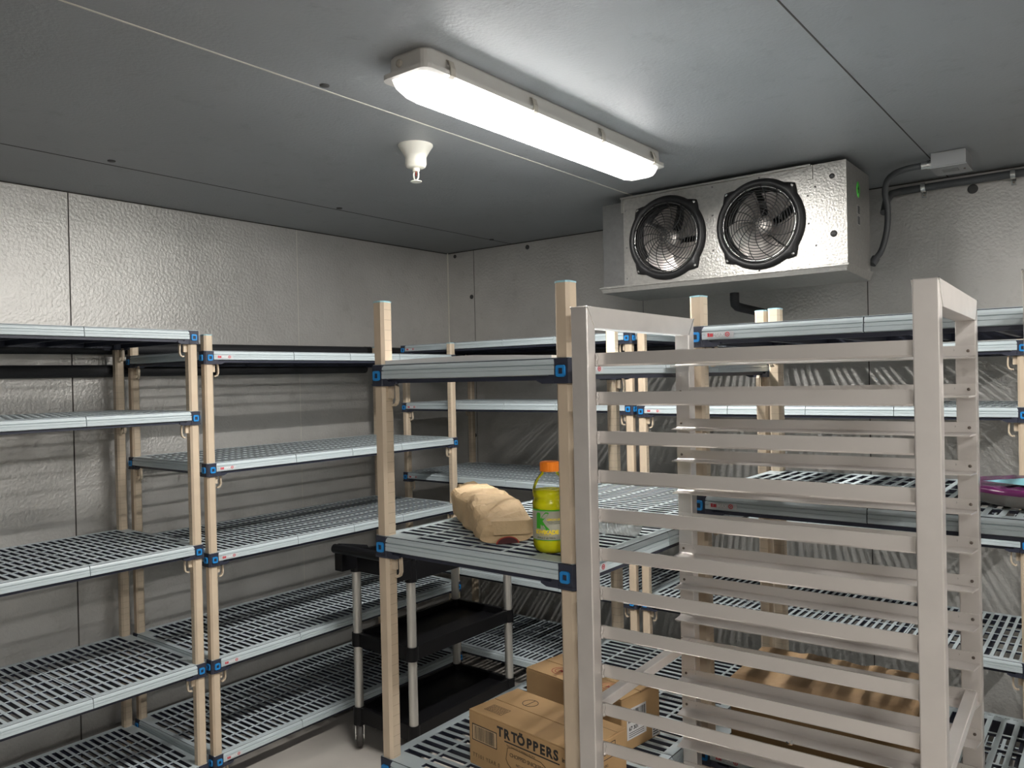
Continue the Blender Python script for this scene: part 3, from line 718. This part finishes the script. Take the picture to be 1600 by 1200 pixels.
# ---------------------------------------------------------------- cardboard boxes
def carton(name, label, cat, loc, rz, L, W, H, extras=None, open_end=False, group=None):
    """local x along the long face, origin front-left-bottom corner, front face looks to -y"""
    t = thing(name, label, cat, loc, rz, group)
    b = MB(); g = .0012
    b.box(0, L, 0, W, 0, H-.003, 'cardboard'); b.obj('carton_body', t, bevel=.003)
    b = MB(); b.box(.001, L-.001, .0005, W/2-g, H-.003, H, 'cardboard'); b.obj('top_flap', t, bevel=.001)
    b = MB(); b.box(.001, L-.001, W/2+g, W-.0005, H-.003, H, 'cardboard'); b.obj('top_flap', t, bevel=.001)
    b = MB(); b.box(.001, L-.001, W/2-g, W/2+g, H-.0032, H-.0026, 'ink_black')
    if extras: extras(b, L, W, H)
    b.obj('printing', t); return t
def print1(b, L, W, H):
    F = frameM((0, -.0002, 0), (1, 0, 0), (0, 0, 1)); T = frameM((0, 0, H+.0001), (1, 0, 0), (0, 1, 0)); E_ = frameM((L+.0002, 0, 0), (0, 1, 0), (0, 0, 1))
    for ch, cx_ in (('T', .100), ('R', .122), ('T', .147), ('Ö', .165), ('P', .196), ('P', .216), ('E', .237), ('R', .256), ('S', .278)):
        text_geo(ch, .031, 'ink_black', b, F @ Matrix.Translation((cx_, .098, 0)), bold=.0012)
    text_geo('inc.', .014, 'ink_black', b, F @ Matrix.Translation((.303, .100, 0)), bold=.0003)
    b.box(.124, .296, .0895, .0925, 0, .0003, 'ink_black', F)
    text_geo('THE QUALITY TOPPINGS PEOPLE', .0062, 'ink_brown', b, F @ Matrix.Translation((.130, .0805, 0)))
    fr = [(.120, .050), (.128, .050), (.134, .078), (.150, .082), (.240, .078), (.262, .066), (.262, .046), (.240, .040), (.222, .030), (.150, .030), (.134, .040)]
    pts = [Vector((x, y, .0003)) for x, y in fr[1:]]; b.tube([tuple(p) for p in pts], .0009, 'ink_brown', 5, F, closed=True)
    text_geo('CHOPPED SNICKERS', .0125, 'ink_brown', b, F @ Matrix.Translation((.140, .060, 0)), bold=.0002, spacing=.92)
    text_geo('NET WT. 5 LBS', .008, 'ink_brown', b, F @ Matrix.Translation((.160, .043, 0)))
    text_geo('TT101 YEAR 0', .013, 'ink_brown', b, F @ Matrix.Translation((.012, .022, 0)), spacing=1.2)
    # barcode
    x0, x1, z0, z1 = .012, .098, .062, .102
    b.box(x0, x1, z0, z1, 0, .0002, 'paper_kraft', F)
    for q in ((x0, x1, z0, z0+.002), (x0, x1, z1-.002, z1), (x0, x0+.002, z0, z1), (x1-.002, x1, z0, z1)): b.box(*q, 0, .0004, 'ink_black', F)
    rn = random.Random(3); x = x0+.008
    while x < x1-.008:
        w_ = rn.choice((.0007, .0007, .0014, .002)); b.box(x, x+w_, z0+.004, z1-.004, 0, .0004, 'ink_black', F); x += w_+rn.choice((.0008, .0014, .002))
    # top printing
    rg = [[(.092+r*math.cos(2*PI*i/28), W*.72+r*.95*math.sin(2*PI*i/28), z) for i in range(28)] for r, z in ((.021, 0), (.021, .0004), (.0195, .0004), (.0195, 0))]
    b.loft(rg, 'ink_black', False, T, cap=False); b.box(.0912, .0928, W*.72-.02, W*.72+.02, 0, .0004, 'ink_black', T)
    for q in ((.030, .088, .024, .0248), (.030, .088, .058, .0588), (.030, .0308, .024, .0588), (.0872, .088, .024, .0588)): b.box(*q, 0, .0003, 'ink_black', T)
    for q in range(6):
        y = .028+q*.005; x = .033
        while x < .083: w_ = rn.uniform(.003, .009); b.box(x, min(x+w_, .085), y, y+.0016, 0, .0003, 'ink_black', T); x += w_+.0018
    b.box(.19, L, W*.80, W*.805, 0, .0003, 'ink_brown', T)
    for q in ((.06, .13, .118, .1195), (.06, .0615, .085, .1195), (.1285, .13, .085, .1195), (.06, .13, .085, .0865)): b.box(*q, 0, .0003, 'ink_black', E_)
    text_geo('USE', .018, 'ink_black', b, E_ @ Matrix.Translation((.075, .095, 0)))
    for q in range(5):
        text_geo(('CHOPPED SNICKERS', 'KEEP FROZEN', 'MADE WITH REAL', 'NET WT 5 LBS', 'CONTAINS MILK')[q], .009, 'ink_brown', b, E_ @ Matrix.Translation((.02, .068-q*.013, 0)))
E1Z = .657+.0008
def rotp(x, y, a): return (x*math.cos(a)-y*math.sin(a), x*math.sin(a)+y*math.cos(a))
carton('cardboard_box', 'cardboard box printed T R Toppers with a barcode on its side, in front', 'box', (-1.294, 1.461, E1Z), -.118, .350, .172, .133, print1)
def print2(b, L, W, H):
    T = frameM((0, 0, H+.0001), (1, 0, 0), (0, 1, 0)); E_ = frameM((L+.0002, 0, 0), (0, 1, 0), (0, 0, 1)); F = frameM((0, -.0002, 0), (1, 0, 0), (0, 0, 1))
    for cx in (.095, .26):
        for r in (.026, .018):
            rg = [[(cx+rr*1.2*math.cos(2*PI*i/26), .045+rr*math.sin(2*PI*i/26), z) for i in range(26)] for rr, z in ((r, 0), (r, .0003), (r-.0018, .0003), (r-.0018, 0))]
            b.loft(rg, 'ink_red', False, T, cap=False)
        text_geo('M', .022, 'ink_red', b, T @ Matrix.Translation((cx-.009, .037, 0)), bold=.0006)
    b.box(.02, .100, .028, .105, 0, .0005, 'label_white', E_)
    rn = random.Random(5); y = .026
    while y < .095: w_ = rn.choice((.001, .002, .003)); b.box(y, y+w_, .070, .100, .0005, .0007, 'ink_black', E_); y += w_+rn.choice((.001, .002))
    text_geo('67 301', .014, 'ink_black', b, E_ @ Matrix.Translation((.028, .050, .0005)), bold=.0004)
    for q in range(3): b.box(.028, .09, .033+q*.005, .0345+q*.005, .0005, .0007, 'ink_black', E_)
    b.box(.125, .155, .004, .036, 0, .0005, 'label_white', E_)
    for q in range(4): b.box(.128, .152, .009+q*.006, .0115+q*.006, .0005, .0007, 'ink_black', E_)
carton('cardboard_box', 'plain cardboard box with a red stamp on top, behind the printed one', 'box', (-1.340, 1.757, E1Z), -.14, .335, .160, .137, print2)
# brown box stuffed with kraft paper on the right unit
t = thing('paper_lined_box', 'long brown box topped with crumpled kraft paper behind the rack runners', 'box', (-.815, 1.925, .672+.0008), .035)
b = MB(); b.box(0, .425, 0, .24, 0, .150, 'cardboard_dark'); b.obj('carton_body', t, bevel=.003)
b = MB(); nx, ny = 40, 16; vs = []
for j in range(ny+1):
    for i in range(nx+1):
        x = -.004+.433*i/nx; y = -.004+.248*j/ny; e = min(1, min(i, nx-i, j, ny-j)/1.2)
        z = .1505+e*(.010+.007*noise.noise(Vector((x*22, y*6, 1.3)))+.003*abs(math.sin(x*60+2*noise.noise(Vector((x*8, y*8, 0))))))+.012*j/ny*e
        vs.append((x, y, z))
b.add(vs, [(j*(nx+1)+i, j*(nx+1)+i+1, (j+1)*(nx+1)+i+1, (j+1)*(nx+1)+i) for j in range(ny) for i in range(nx)], 'kraft_brown')
b.obj('kraft_paper', t)

# ---------------------------------------------------------------- paper bag
def bag():
    t = thing('paper_bag', 'crumpled brown paper bag lying on the middle shelf left of the drink', 'bag', (-1.158, 1.458, 1.2158), math.radians(142.5))
    # local +x runs from the near end to the far end
    b = MB(); nS, nP = 30, 28; rings = []
    for s in range(nS+1):
        f = s/nS; x = .45*f
        w_ = .062+.008*math.sin(f*3.0); h = .082+.010*math.sin(PI*f); lift = 0 if f < .6 else .008*(f-.6)/.4
        if f < .22: h *= .62+.38*(f/.22)**.7
        if f > .72: w_ *= 1-.55*((f-.72)/.28)**1.6
        zc = h/2+lift; ring = []
        for p in range(nP):
            a = 2*PI*p/nP; c, sn = math.cos(a), math.sin(a); e = 2/4.2
            y = w_*math.copysign(abs(c)**e, c); z = zc+h/2*math.copysign(abs(sn)**e, sn)
            q = Vector((x*14, y*16, z*16)); n1 = noise.noise(q); n2 = noise.noise(q*2.6+Vector((5, 1, 2))); n3 = abs(noise.noise(Vector((x*26+y*12, z*24-y*5, 3))))
            amp = .013 if 0 < s < nS else .004
            y += amp*n1+.006*n2; z += (amp*.8*n2+.013*n3-.006)*(1 if sn > -.3 else 0); z = max(z, .0003)
            xx = x+.006*n2
            if f > .9: xx += .02*(z/h-.5)
            ring.append((xx, y, z))
        rings.append(ring)
    b.loft(rings, 'paper_kraft', False, cap=False)
    c0 = [Vector(p) for p in rings[0]]; cen = sum(c0, Vector())/nP; cen.x -= .004
    b.add([tuple(cen)]+rings[0], [(0, 1+(i+1) % nP, 1+i) for i in range(nP)], 'paper_kraft')
    c0 = [Vector(p) for p in rings[-1]]; cen = sum(c0, Vector())/nP; cen.x -= .03
    b.add([tuple(cen)]+rings[-1], [(0, 1+i, 1+(i+1) % nP) for i in range(nP)], 'paper_kraft')
    b.obj('bag_body', t)
    # folded bottom flaps of the near end
    b = MB()
    b.add([(-.008, -.052, .050), (-.008, .040, .053), (-.014, .036, .022), (-.014, -.050, .020), (.006, -.052, .055), (.006, .040, .058)], [(0, 1, 2, 3), (0, 4, 5, 1)], 'paper_kraft')
    b.add([(-.010, -.046, .050), (-.016, -.026, .024), (-.012, -.066, .022), (.004, -.068, .054)], [(0, 1, 2), (0, 2, 3)], 'paper_kraft')
    b.obj('folded_flap', t)
    b = MB(); R = frameM((-.0165, .004, .0005), (0, -1, 0), (0, 0, 1)); R = R @ Matrix.Rotation(0.0, 4, 'X')
    n = 20; arc = [(.028*math.cos(PI*i/n), .017*math.sin(PI*i/n)) for i in range(n+1)]
    b.add([(0, 0, 0)]+[(x, y, 0) for x, y in arc], [(0, i+1, i+2) for i in range(n)], 'ink_maroon', M=R)
    b.add([(x, y, .0004) for x, y in arc]+[(x*.88, y*.86, .0004) for x, y in arc], [(i, i+1, n+2+i, n+1+i) for i in range(n)], 'ink_red', M=R)
    b.obj('printed_logo', t)
bag()

# ---------------------------------------------------------------- drink bottle
t = thing('drink_bottle', 'bottle of yellow drink with orange cap and green K label', 'bottle', (-1.018, 1.437, 1.2158), math.radians(35))
r = .0395
prof = [(.0, .002), (.026, 0), (.034, .004), (r, .014), (r, .028), (.0385, .031), (.0385, .096), (r, .099), (.0402, .108), (.0385, .114), (.0362, .118), (.0385, .122), (.0402, .130), (.0385, .142), (.033, .158), (.024, .170), (.0195, .174), (.0185, .178), (.0185, .186)]
b = MB(); b.lathe(prof, 'clear_plastic', 40, cap=False); b.obj('bottle_body', t)
b = MB(); lv = [(q*.965, z+.0012) for q, z in prof if z < .134]+[(.0378, .137), (0, .137)]; b.lathe(lv, 'drink', 40, cap=False); b.obj('liquid', t)
b = MB(); cap = []
for z in (.178, .180, .196, .199):
    rr_ = .0215 if z < .197 else .0195
    cap.append([((rr_+(.0005 if i % 2 else 0))*math.cos(2*PI*i/60), (rr_+(.0005 if i % 2 else 0))*math.sin(2*PI*i/60), z) for i in range(60)])
b.loft(cap, 'orange_cap', False); b.obj('bottle_cap', t)
b = MB(); rl = .0397
b.lathe([(rl, .031), (rl, .097)], 'label_film', 48, cap=False); b.lathe([(rl+.0002, .0945), (rl+.0002, .0975)], 'label_green', 48, cap=False); b.lathe([(rl+.0002, .0305), (rl+.0002, .032)], 'label_green', 48, cap=False)
def wrap(txt, size, m, a_mid, z, bold=0, sp=1.0, sy=1.0):
    tb = MB(); text_geo(txt, size, m, tb, Matrix.Identity(4), 'CENTER', sp, bold=bold); vs = []
    for x, y, zz in tb.v:
        a = a_mid+x/(rl+.0004); R_ = rl+.0006+zz; vs.append((R_*math.sin(a), -R_*math.cos(a), z+y*sy))
    b.add(vs, tb.f, m)
AM = -.26
# big green K drawn as strokes
def curve_patch(poly, m, a_mid, z0, lift=.0005):
    vs = [((rl+lift)*math.sin(a_mid+x/rl), -(rl+lift)*math.cos(a_mid+x/rl), z0+y) for x, y in poly]; b.add(vs, [tuple(range(len(vs)))], m)
for poly in ([(-.024, 0), (-.013, 0), (-.0125, .015), (-.0128, .033), (-.0155, .0355), (-.0215, .035), (-.0235, .031)],
             [(-.0128, .014), (-.006, .019), (.002, .028), (.007, .0345), (.004, .0365), (-.001, .0365), (-.006, .031), (-.0128, .022)],
             [(-.0128, .017), (-.008, .018), (-.001, .008), (.008, -.001), (.003, -.004), (-.004, 0), (-.0128, .010)]):
    curve_patch(poly, 'label_green', AM, .056)
wrap('KWIKADE', .0120, 'label_yellow', AM+.02, .0450, .0007)
wrap('LEMON LIME', .0062, 'label_yellow', AM+.48, .0745, .0002)
wrap('NATURALLY FLAVORED', .003, 'label_olive', AM+.48, .0705)
wrap('THIRST QUENCHER', .003, 'label_olive', AM+.48, .0668)
wrap('thirst quenching drink', .0035, 'label_yellow', AM-.02, .041)
wrap('32 fl oz (1 qt) 946mL', .0050, 'label_olive', AM-.02, .0350, .0001)
b.obj('label', t)

# ---------------------------------------------------------------- clear bottle lying down
t = thing('water_bottle', 'clear ribbed plastic bottle lying on its side behind the drink bottle', 'bottle', (-1.10, 1.66, 1.2158+.0318), .10)
b = MB(); pr = []
for i in range(90):
    f = i/89; z = .17*f; rr_ = .0305+.0012*math.sin(z*2*PI/.009)
    if f < .05: rr_ = .024+.0075*(f/.05)**.5
    if f > .72: k_ = (f-.72)/.28; rr_ = .0305-.0185*k_**1.5
    pr.append((rr_, z))
Rb = frameM((.17, 0, 0), (0, 1, 0), (0, 0, 1)); Rb = Matrix.Translation((.17, 0, 0)) @ Matrix.Rotation(-PI/2, 4, 'Y')
b.lathe([(0.002, .002)]+pr, 'ribbed_clear', 36, Rb, cap=False); b.obj('bottle_body', t)
b = MB(); b.lathe([(.0145, .168), (.0145, .182), (.012, .184), (0, .184)], 'label_white', 24, Rb); b.obj('bottle_cap', t)

# ---------------------------------------------------------------- covered bowl at the right edge
t = thing('covered_bowl', 'shallow grey bowl covered with purple film at the right edge of the shelf', 'bowl', (-.150, 2.085, 1.2975))
b = MB(); b.lathe([(.05, .0), (.095, .001), (.125, .008), (.145, .020), (.154, .034), (.156, .040)], 'foil_grey', 48); b.obj('bowl_body', t)
b = MB(); rings = []
for rr_, z, am in ((.157, .036, .0005), (.1585, .040, .0005), (.156, .0465, .001), (.140, .048, .004), (.10, .047, .006), (.04, .049, .006), (.001, .048, 0)):
    rings.append([(rr_*math.cos(2*PI*i/60), rr_*math.sin(2*PI*i/60), z+am*noise.noise(Vector((rr_*40*math.cos(2*PI*i/60), rr_*20*math.sin(2*PI*i/60), 4)))) for i in range(60)])
b.loft(rings, 'purple_film', True, cap=False); b.obj('film_cover', t)
b = MB(); b.add([(-.110, -.060, .0545), (-.03, -.105, .0545), (.09, -.10, .056), (.07, .05, .0555), (-.02, .03, .0565)], [(0, 1, 2, 3, 4)], 'cyan_sheet'); b.obj('blue_label', t)
# thin white strip on the middle unit's top shelf
b = MB(); nx, ny = 14, 8; vs = []
for j in range(ny+1):
    for i in range(nx+1):
        u_, v_ = i/nx, j/ny; vs.append((-1.462+.505*u_, 1.366+.26*v_, 1.6425+(.009+.006*u_ if u_ < .60 else .0126-.018*(u_-.60))+.0015*noise.noise(Vector((u_*5, v_*3, 7)))))
nb = len(vs); vs += [(x, y, 1.6422) for x, y, z in vs]; q = lambda i, j: j*(nx+1)+i
fs = [(q(i, j), q(i+1, j), q(i+1, j+1), q(i, j+1)) for j in range(ny) for i in range(nx)]
fs += [tuple(nb+k for k in f[::-1]) for f in fs]
fs += [(q(i, 0), nb+q(i, 0), nb+q(i+1, 0), q(i+1, 0)) for i in range(nx)]+[(q(nx, j), nb+q(nx, j), nb+q(nx, j+1), q(nx, j+1)) for j in range(ny)]
b.add(vs, fs, 'label_white'); tag(b.obj('white_strip'), 'thin white strip on the top shelf of the middle unit', 'paper')
# small scrap on a lower runner of the rack
b = MB()
for vs_, m_ in (([(0, 0, .0003), (.009, .002, .0003), (.006, .007, .004), (.001, .005, .002)], 'kraft_brown'), ([(.004, .003, .001), (.010, .004, .002), (.009, .004, .011), (.005, .003, .008)], 'box_grey'), ([(-.005, .002, .004), (.003, .001, .001), (.003, .003, .001), (-.004, .004, .005)], 'ink_black')):
    vv = vs_+[(x, y+.0008, z+.0006) for x, y, z in vs_]; b.add(vv, [(0, 1, 2, 3), (7, 6, 5, 4), (0, 4, 5, 1), (1, 5, 6, 2), (2, 6, 7, 3), (3, 7, 4, 0)], m_)
o = b.obj('scrap', loc=(-0.6122, 1.7593, .7704)); tag(o, 'tiny dark brown scrap lying on a lower runner of the sheet pan rack', 'scrap')
